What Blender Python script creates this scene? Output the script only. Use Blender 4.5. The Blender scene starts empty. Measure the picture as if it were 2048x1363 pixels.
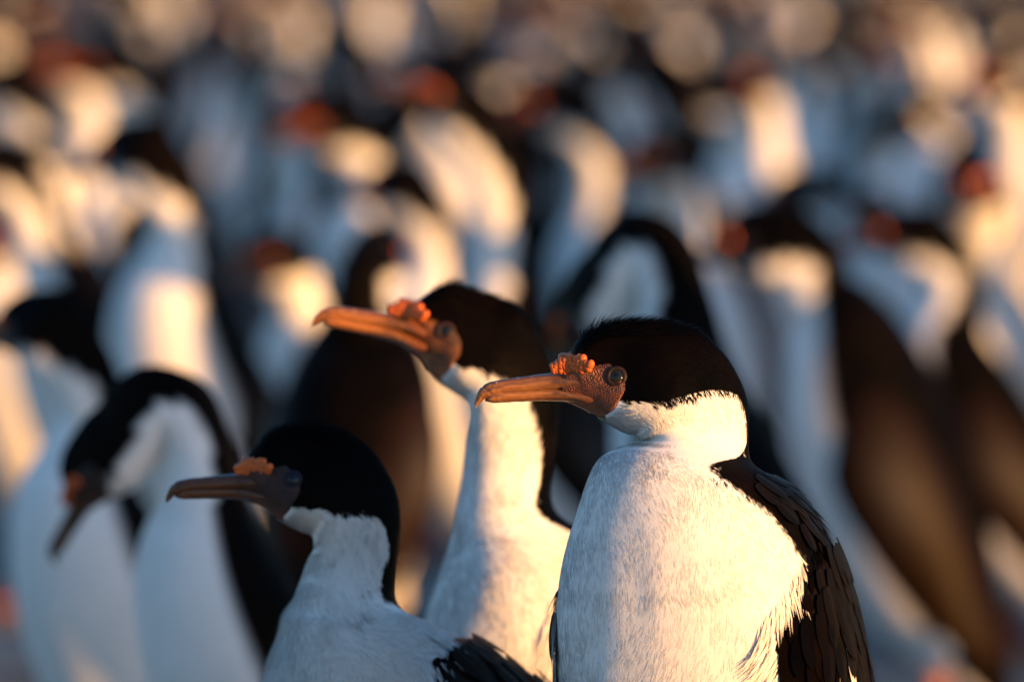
import bpy, math, random
import numpy as np
from mathutils import Matrix, Vector

# ------------------------------------------------------------------ camera, world, sun, exposure
sc = bpy.context.scene
col = sc.collection
FPX = 17500.0            # focal length in photograph pixels (2048 wide)
CAM_H = 0.72
HOR = -84.0              # pixel row of the horizon (above the frame)
cam_d = bpy.data.cameras.new('camera')
cam = bpy.data.objects.new('camera', cam_d)
col.objects.link(cam)
sc.camera = cam
cam_d.sensor_width = 36.0
cam_d.lens = FPX / 2048.0 * 36.0
cam_d.clip_start = 0.1
cam_d.clip_end = 3000
PITCH = math.atan((681.5 - HOR) / FPX)
cam.location = (0, 0, CAM_H)
cam.rotation_euler = (math.pi / 2 - PITCH, 0, 0)
cam_d.dof.use_dof = True
cam_d.dof.focus_distance = 5.0
cam_d.dof.aperture_fstop = 6.1
cam_d.dof.aperture_blades = 0

SUN_AZ = math.radians(50)      # to the right of straight-behind-the-camera
SUN_EL = math.radians(2.4)
S = Vector((math.sin(SUN_AZ) * math.cos(SUN_EL), -math.cos(SUN_AZ) * math.cos(SUN_EL), math.sin(SUN_EL)))
sun_d = bpy.data.lights.new('sun', 'SUN')
sun = bpy.data.objects.new('sun', sun_d)
col.objects.link(sun)
sun_d.energy = 2.1
sun_d.angle = math.radians(0.6)
sun_d.color = (1.0, 0.50, 0.15)
sun.rotation_euler = S.to_track_quat('Z', 'Y').to_euler()
sun.location = (3, -3, 6)

world = bpy.data.worlds.new('World')
sc.world = world
world.use_nodes = True
wn = world.node_tree.nodes
wl = world.node_tree.links
bg = wn['Background']
sky = wn.new('ShaderNodeTexSky')
sky.sky_type = 'NISHITA'
sky.sun_disc = False
sky.sun_elevation = SUN_EL
sky.sun_rotation = math.atan2(S.x, S.y)
sky.air_density = 1.0
sky.dust_density = 0.5
sky.ozone_density = 3.2
wl.new(sky.outputs[0], bg.inputs[0])
bg.inputs[1].default_value = 0.15
sc.view_settings.view_transform = 'Standard'
sc.view_settings.look = 'None'
sc.view_settings.gamma = 1
sc.view_settings.exposure = 2.28
sc.view_settings.use_curve_mapping = False
sc.render.engine = 'CYCLES'
sc.cycles.use_denoising = True
sc.cycles.max_bounces = 8
sc.cycles.diffuse_bounces = 6

rng = np.random.default_rng(7)
random.seed(7)

# ------------------------------------------------------------------ numeric helpers
def px2w(px, py, d, lat=0.0):
    """a picture direction at depth d -> a point in the place (metres)"""
    return np.array([(px - 1024) / FPX * d, d - lat, CAM_H - (py - HOR) / FPX * d])

def _hash(ix, iy, iz, seed):
    n = (ix * 374761393 + iy * 668265263 + iz * 2147483647 + seed * 974711) & 0xFFFFFFFF
    n = ((n ^ (n >> 13)) * 1274126177) & 0xFFFFFFFF
    n = ((n ^ (n >> 16)) * 2246822519) & 0xFFFFFFFF
    return ((n ^ (n >> 15)) & 0xFFFFFF) / float(0xFFFFFF)

def vnoise(P, freq, seed=0):
    """value noise, -1..1"""
    Q = np.asarray(P) * freq + 100.0
    I = np.floor(Q).astype(np.int64)
    f = Q - I
    f = f * f * (3 - 2 * f)
    r = 0
    for dx in (0, 1):
        for dy in (0, 1):
            for dz in (0, 1):
                w = (f[..., 0] if dx else 1 - f[..., 0]) * (f[..., 1] if dy else 1 - f[..., 1]) * (f[..., 2] if dz else 1 - f[..., 2])
                r = r + w * _hash(I[..., 0] + dx, I[..., 1] + dy, I[..., 2] + dz, seed)
    return r * 2 - 1

def crom(A, s):
    """Catmull-Rom through rows of A at float index s"""
    A = np.asarray(A, float)
    n = len(A)
    s = np.clip(np.asarray(s, float), 0, n - 1)
    i = np.minimum(s.astype(int), n - 2)
    t = s - i
    p0, p1, p2, p3 = A[np.maximum(i - 1, 0)], A[i], A[i + 1], A[np.minimum(i + 2, n - 1)]
    if A.ndim > 1:
        t = t[..., None]
    return 0.5 * (2 * p1 + (p2 - p0) * t + (2 * p0 - 5 * p1 + 4 * p2 - p3) * t ** 2 + (3 * p1 - p0 - 3 * p2 + p3) * t ** 3)

def lin(A, s):
    return np.interp(s, np.arange(len(A)), A)

def nrm(v):
    return v / np.maximum(np.linalg.norm(v, axis=-1, keepdims=True), 1e-9)

def sstep(a, b, x):
    t = np.clip((x - a) / (b - a), 0, 1)
    return t * t * (3 - 2 * t)

class Loft:
    """a body swept through rings given by dorsal point, ventral point and half width"""
    def __init__(self, D, V, w, k=None):
        self.D, self.V, self.w = np.array(D, float), np.array(V, float), np.array(w, float)
        self.k = np.interp(np.arange(len(w)), [2, 4, 8, 12, 14], [0, -.55, -.5, -.2, 0]) if k is None else np.array(k, float)
    lump = False
    def frame(self, s):
        D, V = crom(self.D, s), crom(self.V, s)
        e = 0.05
        C1 = (crom(self.D, s + e) + crom(self.V, s + e)) / 2
        C0 = (crom(self.D, s - e) + crom(self.V, s - e)) / 2
        U = D - V
        h = np.linalg.norm(U, axis=-1) / 2
        U = nrm(U)
        T = nrm(C1 - C0)
        L = nrm(np.cross(T, U))
        return (D + V) / 2, U, L, T, h, np.maximum(crom(self.w, s), 0.0004), crom(self.k, s)
    def raw(self, s, th):
        s, th = np.broadcast_arrays(np.asarray(s, float), np.asarray(th, float))
        C, U, L, T, h, w, k = self.frame(s)
        c, n = np.cos(th), np.sin(th)
        if self.lump:
            e = 1 - .13 * sstep(13, 16.5, s)
            c, n = np.sign(c) * np.abs(c) ** e, np.sign(n) * np.abs(n) ** e
        return C + U * (h * c)[..., None] + L * (w * n * (1 + k * c))[..., None]
    def bake(self, per=24, nt=128):
        """dense surface grid with the ring-to-ring creases relaxed"""
        n = len(self.w)
        self.per, self.nt = per, nt
        ss = np.linspace(0, n - 1, (n - 1) * per + 1)
        th = np.linspace(0, 2 * math.pi, nt, endpoint=False)
        G = self.raw(ss[:, None], th[None])
        def blur(G, sig):
            r = int(3 * sig * per)
            kx = np.exp(-0.5 * (np.arange(-r, r + 1) / (sig * per)) ** 2)
            kx /= kx.sum()
            a0 = G[0] + (G[0] - G[1]) * np.arange(r, 0, -1)[:, None, None]
            a1 = G[-1] + (G[-1] - G[-2]) * np.arange(1, r + 1)[:, None, None]
            E = np.concatenate([a0, G, a1])
            out = np.zeros_like(G)
            for i, q in enumerate(kx):
                out += q * E[i:i + len(G)]
            return out
        g1, g2 = blur(G, .22), blur(G, 1.05)
        wt = sstep(10.2, 12.6, ss) * (1 - sstep(17.5, 19.5, ss))
        vent = 1 - .88 * sstep(.35, .95, -np.cos(th))[None] * (1 - sstep(14.5, 16.5, ss))[:, None]
        wt = (wt[:, None] * vent)[..., None]
        G = g1 * (1 - wt) + g2 * wt
        if self.lump:
            N0 = nrm(np.cross(np.roll(G, -1, 1) - np.roll(G, 1, 1), np.gradient(G, axis=0)))
            N0 *= np.where(np.sum(N0 * (G - G.mean(1, keepdims=True)), -1, keepdims=True) < 0, -1, 1)
            am = np.interp(ss, [3, 8, 14, 17], [.0001, .0003, .0014, .0030])[:, None]
            G = G + N0 * (am * (vnoise(G * np.array([1, 1, .6]), 18, 77) + .25 * vnoise(G * np.array([1, 1, .5]), 60, 78)))[..., None]
        self.G = G
        ds = np.gradient(G, axis=0)
        dt = np.roll(G, -1, 1) - np.roll(G, 1, 1)
        N = np.cross(dt, ds)
        C = G.mean(1, keepdims=True)
        N = nrm(N)
        N *= np.where(np.sum(N * (G - C), -1, keepdims=True) < 0, -1, 1)
        self.DS, self.N = nrm(ds), N
    def samp(self, A, s, th):
        s, th = np.broadcast_arrays(np.asarray(s, float), np.asarray(th, float))
        x = np.clip(s, 0, len(self.w) - 1) * self.per
        y = (th / (2 * math.pi) * self.nt) % self.nt
        i = np.minimum(x.astype(int), len(A) - 2)
        j = y.astype(int) % self.nt
        fx, fy = (x - i)[..., None], (y - np.floor(y))[..., None]
        j2 = (j + 1) % self.nt
        return (A[i, j] * (1 - fy) + A[i, j2] * fy) * (1 - fx) + (A[i + 1, j] * (1 - fy) + A[i + 1, j2] * fy) * fx
    def at(self, s, th):
        if not hasattr(self, 'G'):
            self.bake()
        return self.samp(self.G, s, th)
    def full(self, s, th):
        if not hasattr(self, 'G'):
            self.bake()
        return self.samp(self.G, s, th), nrm(self.samp(self.DS, s, th)), nrm(self.samp(self.N, s, th))

def grid_faces(nu, nv, wrap):
    i, j = np.meshgrid(np.arange(nu - 1), np.arange(nv if wrap else nv - 1), indexing='ij')
    j2 = (j + 1) % nv
    return np.stack([i * nv + j, (i + 1) * nv + j, (i + 1) * nv + j2, i * nv + j2], -1).reshape(-1, 4)

def new_mesh(name, V, F, mat, C=None, smooth=True, fmat=None):
    me = bpy.data.meshes.new(name)
    V = np.ascontiguousarray(V, dtype=np.float32)
    lens = np.array([len(f) for f in F], dtype=np.int32) if isinstance(F, list) else np.full(len(F), F.shape[1], np.int32)
    idx = np.concatenate([np.asarray(f, np.int32) for f in F]) if isinstance(F, list) else F.astype(np.int32).ravel()
    me.vertices.add(len(V))
    me.vertices.foreach_set('co', V.ravel())
    me.loops.add(len(idx))
    me.loops.foreach_set('vertex_index', idx)
    me.polygons.add(len(lens))
    st = np.zeros(len(lens), np.int32)
    st[1:] = np.cumsum(lens)[:-1]
    me.polygons.foreach_set('loop_start', st)
    me.polygons.foreach_set('loop_total', lens)
    me.polygons.foreach_set('use_smooth', np.full(len(lens), smooth))
    for m in (mat if isinstance(mat, list) else [mat]):
        me.materials.append(m)
    if fmat is not None:
        me.polygons.foreach_set('material_index', np.asarray(fmat, np.int32))
    if C is not None:
        a = me.color_attributes.new('Col', 'FLOAT_COLOR', 'POINT')
        CC = np.ones((len(V), 4), np.float32)
        CC[:, :3] = C
        a.data.foreach_set('color', CC.ravel())
    me.update(calc_edges=True)
    me.validate()
    return me

def link(name, me, parent=None):
    o = bpy.data.objects.new(name, me)
    col.objects.link(o)
    if parent is not None:
        o.parent = parent
    return o

# ------------------------------------------------------------------ materials
def mat_base(name, rough=0.6, spec=0.3, attr=True, color=(0.5, 0.5, 0.5)):
    m = bpy.data.materials.new(name)
    m.use_nodes = True
    nt = m.node_tree
    b = nt.nodes['Principled BSDF']
    b.inputs['Roughness'].default_value = rough
    b.inputs['Specular IOR Level'].default_value = spec
    if attr:
        a = nt.nodes.new('ShaderNodeAttribute')
        a.attribute_name = 'Col'
        nt.links.new(a.outputs['Color'], b.inputs['Base Color'])
    else:
        b.inputs['Base Color'].default_value = (*color, 1)
    return m, nt, b

def add_bump(nt, b, kind, scale, strength, dist=0.001, vec=None):
    tc = nt.nodes.new('ShaderNodeTexCoord')
    t = nt.nodes.new(kind)
    t.inputs['Scale'].default_value = scale
    src = tc.outputs['Object']
    if vec:
        mp = nt.nodes.new('ShaderNodeMapping')
        mp.inputs['Scale'].default_value = vec
        nt.links.new(src, mp.inputs[0])
        src = mp.outputs[0]
    nt.links.new(src, t.inputs['Vector'])
    bp = nt.nodes.new('ShaderNodeBump')
    bp.inputs['Strength'].default_value = strength
    bp.inputs['Distance'].default_value = dist
    nt.links.new(t.outputs['Distance' if kind == 'ShaderNodeTexVoronoi' else 0], bp.inputs['Height'])
    nt.links.new(bp.outputs[0], b.inputs['Normal'])
    return t, bp

M = {}
M['plumage'], nt, b = mat_base('plumage', 0.65, 0.03)
add_bump(nt, b, 'ShaderNodeTexNoise', 900, 0.25, 0.0006)
M['strand'], nt, b = mat_base('feather_strand', 0.55, 0.05)
fa = nt.nodes.new('ShaderNodeAttribute')
fa.attribute_name = 'Flow'
vt = nt.nodes.new('ShaderNodeVectorTransform')
vt.vector_type = 'NORMAL'
vt.convert_from, vt.convert_to = 'OBJECT', 'WORLD'
nt.links.new(fa.outputs['Vector'], vt.inputs[0])
nt.links.new(vt.outputs[0], b.inputs['Normal'])
tr = nt.nodes.new('ShaderNodeBsdfTranslucent')
mx = nt.nodes.new('ShaderNodeMixShader')
mx.inputs[0].default_value = 0.12
ca = [n_ for n_ in nt.nodes if n_.type == 'ATTRIBUTE' and n_.attribute_name == 'Col'][0]
nt.links.new(ca.outputs['Color'], tr.inputs['Color'])
nt.links.new(vt.outputs[0], tr.inputs['Normal'])
nt.links.new(b.outputs[0], mx.inputs[1])
nt.links.new(tr.outputs[0], mx.inputs[2])
nt.links.new(mx.outputs[0], [n_ for n_ in nt.nodes if n_.type == 'OUTPUT_MATERIAL'][0].inputs[0])
M['skin'], nt, b = mat_base('facial_skin', 0.42, 0.45)
t, bp = add_bump(nt, b, 'ShaderNodeTexVoronoi', 1050, 0.9, 0.0009)
bp.invert = True
M['bill'], nt, b = mat_base('bill_horn', 0.36, 0.45)
add_bump(nt, b, 'ShaderNodeTexNoise', 420, 0.35, 0.0008, (0.16, 1, 1))
M['caruncle'], nt, b = mat_base('caruncle_flesh', 0.45, 0.4)
add_bump(nt, b, 'ShaderNodeTexNoise', 1500, 0.3, 0.0004)
M['wing'], nt, b = mat_base('wing_feather', 0.5, 0.07)
add_bump(nt, b, 'ShaderNodeTexNoise', 500, 0.3, 0.0006, (1, 1, 0.2))
M['eye'], nt, b = mat_base('eye_glass', 0.10, 0.35)
M['eye_ring'], nt, b = mat_base('eye_ring_skin', 0.5, 0.18)
add_bump(nt, b, 'ShaderNodeTexNoise', 1300, 0.3, 0.0004)
M['foot'], nt, b = mat_base('foot_skin', 0.5, 0.4, attr=False, color=(0.42, 0.12, 0.10))
add_bump(nt, b, 'ShaderNodeTexVoronoi', 350, 0.6, 0.001)

# single feathers: dark blade with a paler worn rim, variation per object
def feather_mat(name, c1, c2):
    m, nt, b = mat_base(name, 0.40, 0.055, attr=False)
    oi = nt.nodes.new('ShaderNodeObjectInfo')
    r = nt.nodes.new('ShaderNodeValToRGB')
    r.color_ramp.elements[0].color = (*c1, 1)
    r.color_ramp.elements[1].color = (*c2, 1)
    nt.links.new(oi.outputs['Random'], r.inputs[0])
    nt.links.new(r.outputs[0], b.inputs['Base Color'])
    t = add_bump(nt, b, 'ShaderNodeTexNoise', 60, 0.5, 0.01, (14, 0.6, 1))
    return m
M['dark_feather'] = feather_mat('dark_feather', (0.0008, 0.0005, 0.0003), (0.0044, 0.0019, 0.0007))
M['white_feather'] = feather_mat('white_feather', (0.62, 0.58, 0.54), (0.78, 0.76, 0.72))

m = bpy.data.materials.new('guano_soil')
m.use_nodes = True
nt = m.node_tree
b = nt.nodes['Principled BSDF']
b.inputs['Roughness'].default_value = 0.9
tc = nt.nodes.new('ShaderNodeTexCoord')
n1 = nt.nodes.new('ShaderNodeTexNoise')
n1.inputs['Scale'].default_value = 2.2
n1.inputs['Detail'].default_value = 8
r1 = nt.nodes.new('ShaderNodeValToRGB')
r1.color_ramp.elements[0].position = 0.40
r1.color_ramp.elements[0].color = (0.16, 0.135, 0.11, 1)
r1.color_ramp.elements[1].position = 0.72
r1.color_ramp.elements[1].color = (0.50, 0.45, 0.39, 1)
nt.links.new(tc.outputs['Object'], n1.inputs['Vector'])
nt.links.new(n1.outputs[0], r1.inputs[0])
nt.links.new(r1.outputs[0], b.inputs['Base Color'])
n2 = nt.nodes.new('ShaderNodeTexNoise')
n2.inputs['Scale'].default_value = 30
n2.inputs['Detail'].default_value = 6
bp = nt.nodes.new('ShaderNodeBump')
bp.inputs['Distance'].default_value = 0.03
nt.links.new(tc.outputs['Object'], n2.inputs['Vector'])
nt.links.new(n2.outputs[0], bp.inputs['Height'])
nt.links.new(bp.outputs[0], b.inputs['Normal'])
M['ground'] = m

WHITE = np.array([0.80, 0.785, 0.76])
BLACK = np.array([0.0007, 0.0006, 0.0006])

# ------------------------------------------------------------------ ground
GROUND_PTS = []          # (x, y, z) hollows and humps under the nearest birds
def ground_z(x, y):
    x, y = np.asarray(x, float), np.asarray(y, float)
    num, den = 0.0, 0.12
    for (a, c, z) in GROUND_PTS:
        w = np.exp(-((x - a) ** 2 + (y - c) ** 2) / (2 * 0.22 ** 2))
        num = num + w * z
        den = den + w
    far = 0.008 * np.maximum(y - 9.0, 0) ** 1.0 * sstep(8.5, 11, y) * (1 - .6 * sstep(60, 300, y))
    shade_rise = sstep(.10, .8, x - 1024 / FPX * y) * sstep(8.5, 9.2, y) * (1 - sstep(15, 22, y)) * .18  # out-of-view rise on the right, added so birds on it shade the crowd
    return num / den + far + shade_rise

# ------------------------------------------------------------------ the cormorant's head, traced in the profile of the sharp bird
HEAD = [  # dorsal x,y  ventral x,y (profile px)  half width m
    (1120, 745, 1130, 800, .0100), (1142, 706, 1165, 815, .0145), (1150, 682, 1185, 827, .0178),
    (1175, 657, 1213, 845, .0208), (1215, 641, 1240, 862, .0238), (1265, 636, 1256, 870, .0268),
    (1330, 637, 1262, 872, .0292), (1395, 652, 1266, 873, .0305)]
UPPER = [(1192, 748, 1194, 788, .0190), (1165, 742, 1168, 784, .0176), (1138, 740, 1142, 783, .0138), (1112, 744, 1114, 784, .0103), (1085, 747, 1085, 785, .0080),
         (1050, 752, 1050, 787, .0067), (1015, 757, 1015, 789, .0061), (990, 761, 992, 792, .0057),
         (973, 766, 978, 797, .0050), (961, 775, 968, 799, .0040), (953, 789, 961, 806, .0027), (949, 804, 954, 812, .0012), (950, 813, 952, 815, .0004)]
LOWER = [(1200, 780, 1204, 812, .0188), (1170, 776, 1174, 812, .0170), (1140, 773, 1144, 804.5, .0132), (1113, 771, 1115, 802, .0098), (1085, 772, 1085, 801, .0074),
         (1050, 774, 1050, 802, .0061), (1015, 777, 1015, 804, .0056), (992, 780, 992, 805, .0050), (977, 787, 978, 804, .0036), (970, 795, 970, 802, .0012)]
EYE = (1233, 748)

def sphere(nu, nv):
    u = np.linspace(0, math.pi, nu)
    v = np.linspace(0, 2 * math.pi, nv, endpoint=False)
    P = np.stack([np.outer(np.sin(u), np.cos(v)), np.outer(np.sin(u), np.sin(v)), np.outer(np.cos(u), np.ones(nv))], -1).reshape(-1, 3)
    return P, grid_faces(nu, nv, True)

def simil(tip, eye):
    """profile px of the sharp bird -> another bird's px, matching bill tip and eye"""
    a0, a1 = complex(950, 813), complex(*EYE)
    b0, b1 = complex(*tip), complex(*eye)
    q = (b1 - b0) / (a1 - a0)
    def f(x, y):
        z = b0 + (complex(x, y) - a0) * q
        return z.real, z.imag
    return f, abs(q)

def head_parts(pm, ls, hi):
    """bill, caruncles. pm(px, py, lateral m) -> 3D"""
    out = []
    NU, NV = (8, 28) if hi else (3, 10)
    for name, tab in (('upper_bill', UPPER), ('lower_bill', LOWER)):
        D = [pm(a, b_, 0) for a, b_, c, d, w in tab]
        V = [pm(c, d, 0) for a, b_, c, d, w in tab]
        lf = Loft(D, V, [w * ls for *_, w in tab], np.zeros(len(tab)))
        ss = np.linspace(0, len(tab) - 1, NU * (len(tab) - 1) + 1)
        th = np.linspace(0, 2 * math.pi, NV, endpoint=False)
        SS, TT = np.meshgrid(ss, th, indexing='ij')
        P = lf.raw(SS, TT)
        if name == 'upper_bill':     # groove along the culmen ridge
            g = np.exp(-((np.abs(np.cos(TT) - 0.45)) / 0.16) ** 2) * sstep(1.0, 2.5, SS) * (1 - sstep(7.5, 9, SS))
            C = lf.frame(SS)[0]
            P = P - nrm(P - C) * (g * 0.0009)[..., None]
        if hi:
            C = lf.frame(SS)[0]
            rl = vnoise(np.stack([SS * .8, np.cos(TT) * 22, np.sin(TT) * 10], -1), 1.0, 44) * .00028 + vnoise(P, 600, 45) * .00014
            P = P + nrm(P - C) * (rl * sstep(0, 1.5, SS))[..., None]
            if name == 'upper_bill':
                P = P - nrm(P - C) * (np.exp(-((SS - 7.9 - .8 * np.cos(TT)) / .16) ** 2) * .00045)[..., None]
        nz = vnoise(np.stack([SS * 1.2, np.cos(TT) * 6, np.sin(TT) * 3], -1), 1.6, 3)
        nz2 = vnoise(np.stack([SS * 2.5, np.cos(TT) * 16, np.sin(TT) * 6], -1), 1.5, 9)
        c0 = np.array([0.30, 0.120, 0.036]) if name == 'upper_bill' else np.array([0.34, 0.135, 0.040])
        dark = np.array([0.075, 0.032, 0.018])
        nz3 = vnoise(np.stack([SS * .7, np.cos(TT) * 40, np.sin(TT) * 9], -1), 1.0, 15)
        f = np.clip(0.36 + 0.30 * nz + 0.30 * nz2 + .45 * nz3, 0, 1)[..., None]
        Cc = c0 * (1 - f) + dark * f
        if name == 'upper_bill':
            r = (sstep(0.45, 0.92, np.cos(TT)))[..., None] * 0.85
            Cc = Cc * (1 - r) + np.array([0.085, 0.045, 0.038]) * r
            r = (np.exp(-((SS - 7.9 - .8 * np.cos(TT)) / .2) ** 2) * .5)[..., None]
            Cc = Cc * (1 - r) + np.array([.05, .025, .015]) * r
            if hi:
                r = (sstep(.55, .8, vnoise(P, 800, 51)) * sstep(.5, .9, np.cos(TT)) * sstep(4, 6, SS))[..., None]
                Cc = Cc * (1 - r) + np.array([.55, .52, .48]) * r
            r = sstep(10, 12, SS)[..., None]
            Cc = Cc * (1 - r) + np.array([0.42, 0.27, 0.17]) * r
        r = (1 - sstep(.3, 2.2, SS + .5 * nz2))[..., None] * .85
        Cc = Cc * (1 - r) + np.array([.135, .044, .016]) * r
        n = len(ss)
        F = [list(q) for q in grid_faces(n, NV, True)] + [list(range((n - 1) * NV, n * NV))]
        out.append((name, P.reshape(-1, 3), F, 'bill', Cc.reshape(-1, 3), 0))
    # caruncles: two cushions of little folded papillae
    for sg in (1, -1):
        r2 = np.random.default_rng(5)
        Vs, Fs, Cs, n0 = [], [], [], 0
        su, sv = (9, 12) if hi else (5, 6)
        B, BF = sphere(su, sv)
        pts = []
        for i, fu in enumerate(np.linspace(-0.92, 0.95, 11 if hi else 6)):
            for fv in ((-0.8, -0.42, -0.05, 0.3, 0.62) if hi else (-0.4, 0.5)):
                if abs(fu) > 0.7 and abs(fv) > 0.55:
                    continue
                pts.append((fu + r2.uniform(-.06, .06), fv + r2.uniform(-.12, .12)))
        # core cushion
        pts = [(0, 0, 1)] + [(a, c, 0) for a, c in pts]
        for a, c, core in pts:
            cx, cy = 1143 + 38 * a, 724 - 4 * a - 16 * c + 8 * a * a
            la = float(np.interp(a, [-1, -.4, 0, .4, .8, 1], [.0055, .0082, .0100, .0148, .0185, .0205])) + 0.0022 * math.sqrt(max(0, 1 - min(1, 0.5 * a * a + 0.8 * c * c)))
            if core:
                la -= .0050
                sx, sy, sl = 30, 14, 0.0050
            else:
                sx, sy, sl = r2.uniform(6.0, 8.2) * (1 if hi else 2), r2.uniform(6.5, 9.0) * (1 if hi else 1.3), r2.uniform(.0017, .0023) * (1 if hi else 1.5)
            tl = r2.uniform(-.5, .5) + 0.6 * a
            vv = []
            for p in B:
                x, y = p[0] * sx, p[1] * sy
                x, y = x * math.cos(tl) - y * math.sin(tl), x * math.sin(tl) + y * math.cos(tl)
                vv.append(pm(cx + x, cy + y, sg * (la + p[2] * sl) * ls))
            Vs += vv
            Fs += [[q + n0 for q in f] for f in BF]
            n0 += len(B)
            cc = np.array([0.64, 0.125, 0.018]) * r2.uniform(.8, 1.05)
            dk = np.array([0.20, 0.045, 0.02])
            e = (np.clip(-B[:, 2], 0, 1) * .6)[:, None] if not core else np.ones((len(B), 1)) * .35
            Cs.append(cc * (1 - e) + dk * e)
        out.append(('caruncle', np.array(Vs), [list(f) for f in Fs], 'caruncle', np.concatenate(Cs), 0))
    return out

SK_T0 = [.02, .16, .27, .335, .335, .50]
SK_T1 = [1, 1, 1, .95, .80, .58]
def t2th(t):
    return np.arccos(np.clip(1 - 2 * np.asarray(t), -1, 1))

def build(spec):
    """all pieces of one bird: list of (name, V, F, material key, colours, parent index or 0)"""
    lf, pm, ls, hi = spec['loft'], spec['pm'], spec.get('ls', 1.0), spec.get('hi', 0)
    thb = np.radians(np.array(spec['black'], float))
    N = len(lf.w)
    deform = spec.get('deform', lambda P, s: P)
    seed = spec.get('seed', 1)
    out = []
    def colour(s, th, P, jag=1.0):
        a = np.abs((th + math.pi) % (2 * math.pi) - math.pi)
        lim = crom(thb, s)
        nz = vnoise(P, 150, seed) * .35 + vnoise(P, 420, seed + 1) * .65
        amp = np.where(s > 14.5, 0.10, 0.09) * jag
        blk = sstep(-0.02, 0.02, lim + nz * amp - a)
        w = WHITE * (1 + 0.05 * vnoise(P, 60, 4))[..., None]
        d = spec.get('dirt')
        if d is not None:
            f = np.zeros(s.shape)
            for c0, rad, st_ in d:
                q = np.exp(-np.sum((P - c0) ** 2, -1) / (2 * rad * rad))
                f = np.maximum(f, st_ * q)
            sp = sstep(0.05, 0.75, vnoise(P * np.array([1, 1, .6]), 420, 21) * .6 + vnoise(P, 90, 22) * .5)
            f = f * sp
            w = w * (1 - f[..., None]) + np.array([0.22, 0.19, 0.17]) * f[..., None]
        brown = np.array([0.0052, 0.0027, 0.0015])
        bk = BLACK + (brown - BLACK) * (np.clip(.35 + .6 * vnoise(P, 45, 8), 0, 1) * np.where(s > 14, 1.0, 0.85))[..., None]
        return w * (1 - blk[..., None]) + bk * blk[..., None], blk
    # ---- body: one continuous surface, face to rump
    NS, NT = spec['res']
    ss = np.linspace(0, N - 1, NS)
    th = np.linspace(0, 2 * math.pi, NT, endpoint=False)
    SS, TT = np.meshgrid(ss, th, indexing='ij')
    P = lf.at(SS, TT)
    Cc, _ = colour(SS, TT, P, .45)
    tt_ = (1 - np.cos(TT)) / 2
    bare = (SS < 3.0) & (tt_ > lin(SK_T0, SS / 4.75 * 5))
    Cc[bare] = (.17, .062, .022)
    P = deform(P, SS)
    F = [list(q) for q in grid_faces(NS, NT, True)] + [list(range(NT))[::-1], list(range((NS - 1) * NT, NS * NT))]
    out.append(('body', P.reshape(-1, 3), F, 'plumage', Cc.reshape(-1, 3), 0))
    # ---- bare facial skin
    nu, nv = (60, 50) if hi else (10, 8)
    Vs, Cs, Fs = [], [], []
    for sg in (1, -1):
        s = np.linspace(0.0, 4.75, nu)
        s5 = np.minimum(s, 4.75) / 4.75 * 5
        a0, a1 = t2th(lin(SK_T0, s5)), t2th(lin(SK_T1, s5))
        f = np.linspace(0, 1, nv)
        A = (a0[:, None] * (1 - f) + a1[:, None] * f) * sg
        Sg = np.repeat(s[:, None], nv, 1)
        Pp, ds, Nn = lf.full(Sg, A)
        ed = np.minimum(np.minimum(f, 1 - np.where(a1[:, None] > 3.1, 0, f)), 0.1) / 0.1
        ed = ed * np.clip((4.75 - Sg) / .3, 0, 1)
        Pp = Pp + Nn * (0.0012 * ed - 0.0004)[..., None] * ls
        nz = vnoise(Pp, 200, 2) * .5 + .5
        nzf = vnoise(Pp, 700, 6)
        c = np.array([0.155, 0.045, 0.016]) * (0.45 + 0.9 * nz + .35 * nzf)[..., None]
        eyed = np.exp(-((Sg - 4.0) ** 2) / .9 - ((A * sg - 1.45) ** 2) / .12)[..., None]
        low = sstep(1.9, 2.5, A * sg)[..., None]
        upf = (np.exp(-((Sg - 1.6) / 1.1) ** 2) * (1 - sstep(1.2, 1.7, A * sg)))[..., None]
        c = c * (1 + .75 * low + .7 * upf)
        c = c * (1 - .7 * eyed) + np.array([.035, .018, .013]) * .7 * eyed
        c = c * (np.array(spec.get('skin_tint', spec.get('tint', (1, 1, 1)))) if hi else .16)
        n0 = len(Vs) and len(Vs[0])
        Vs.append(deform(Pp, Sg).reshape(-1, 3))
        Cs.append(c.reshape(-1, 3))
        Fs += [[q + n0 for q in f_] for f_ in grid_faces(nu, nv, False)]
    out.append(('facial_skin', np.concatenate(Vs), Fs, 'skin', np.concatenate(Cs), 0))
    # ---- bill and caruncles
    for (nm, V, Fx, mk, c, p) in head_parts(pm, ls, hi):
        if mk == 'caruncle' and not hi:
            c = c * .8
        if mk == 'bill' and not hi:
            c = c * .25
        if mk == 'bill':
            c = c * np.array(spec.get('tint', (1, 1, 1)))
        out.append((nm, deform(V, np.zeros(len(V))), Fx, mk, c, p))
    # ---- eyes
    e0, lat = pm(*spec.get('eye', EYE), 0), nrm(pm(*EYE, 1.0) - pm(*EYE, 0))
    for sg in (1, -1):
        s_, a_ = np.meshgrid(np.linspace(2.5, 6, 60), np.linspace(.5, 2.3, 80) * sg, indexing='ij')
        Q, ds, Nn = lf.full(s_, a_)
        dv = Q - e0
        dv = dv - np.sum(dv * lat, -1, keepdims=True) * lat
        j = np.unravel_index(np.argmin(np.sum(dv ** 2, -1)), s_.shape)
        c, n = Q[j], Nn[j]
        n = nrm(n * .6 + lat * sg * .4)
        up = nrm(np.cross(n, ds[j]))
        rt = np.cross(up, n)
        su, sv = (24, 32) if hi else (8, 10)
        B, BF = sphere(su, sv)
        R = 0.0043 * ls
        V = c + (B[:, :1] * rt + B[:, 1:2] * up) * R + B[:, 2:] * n * R * .46 + n * 0.0003 * ls
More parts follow.
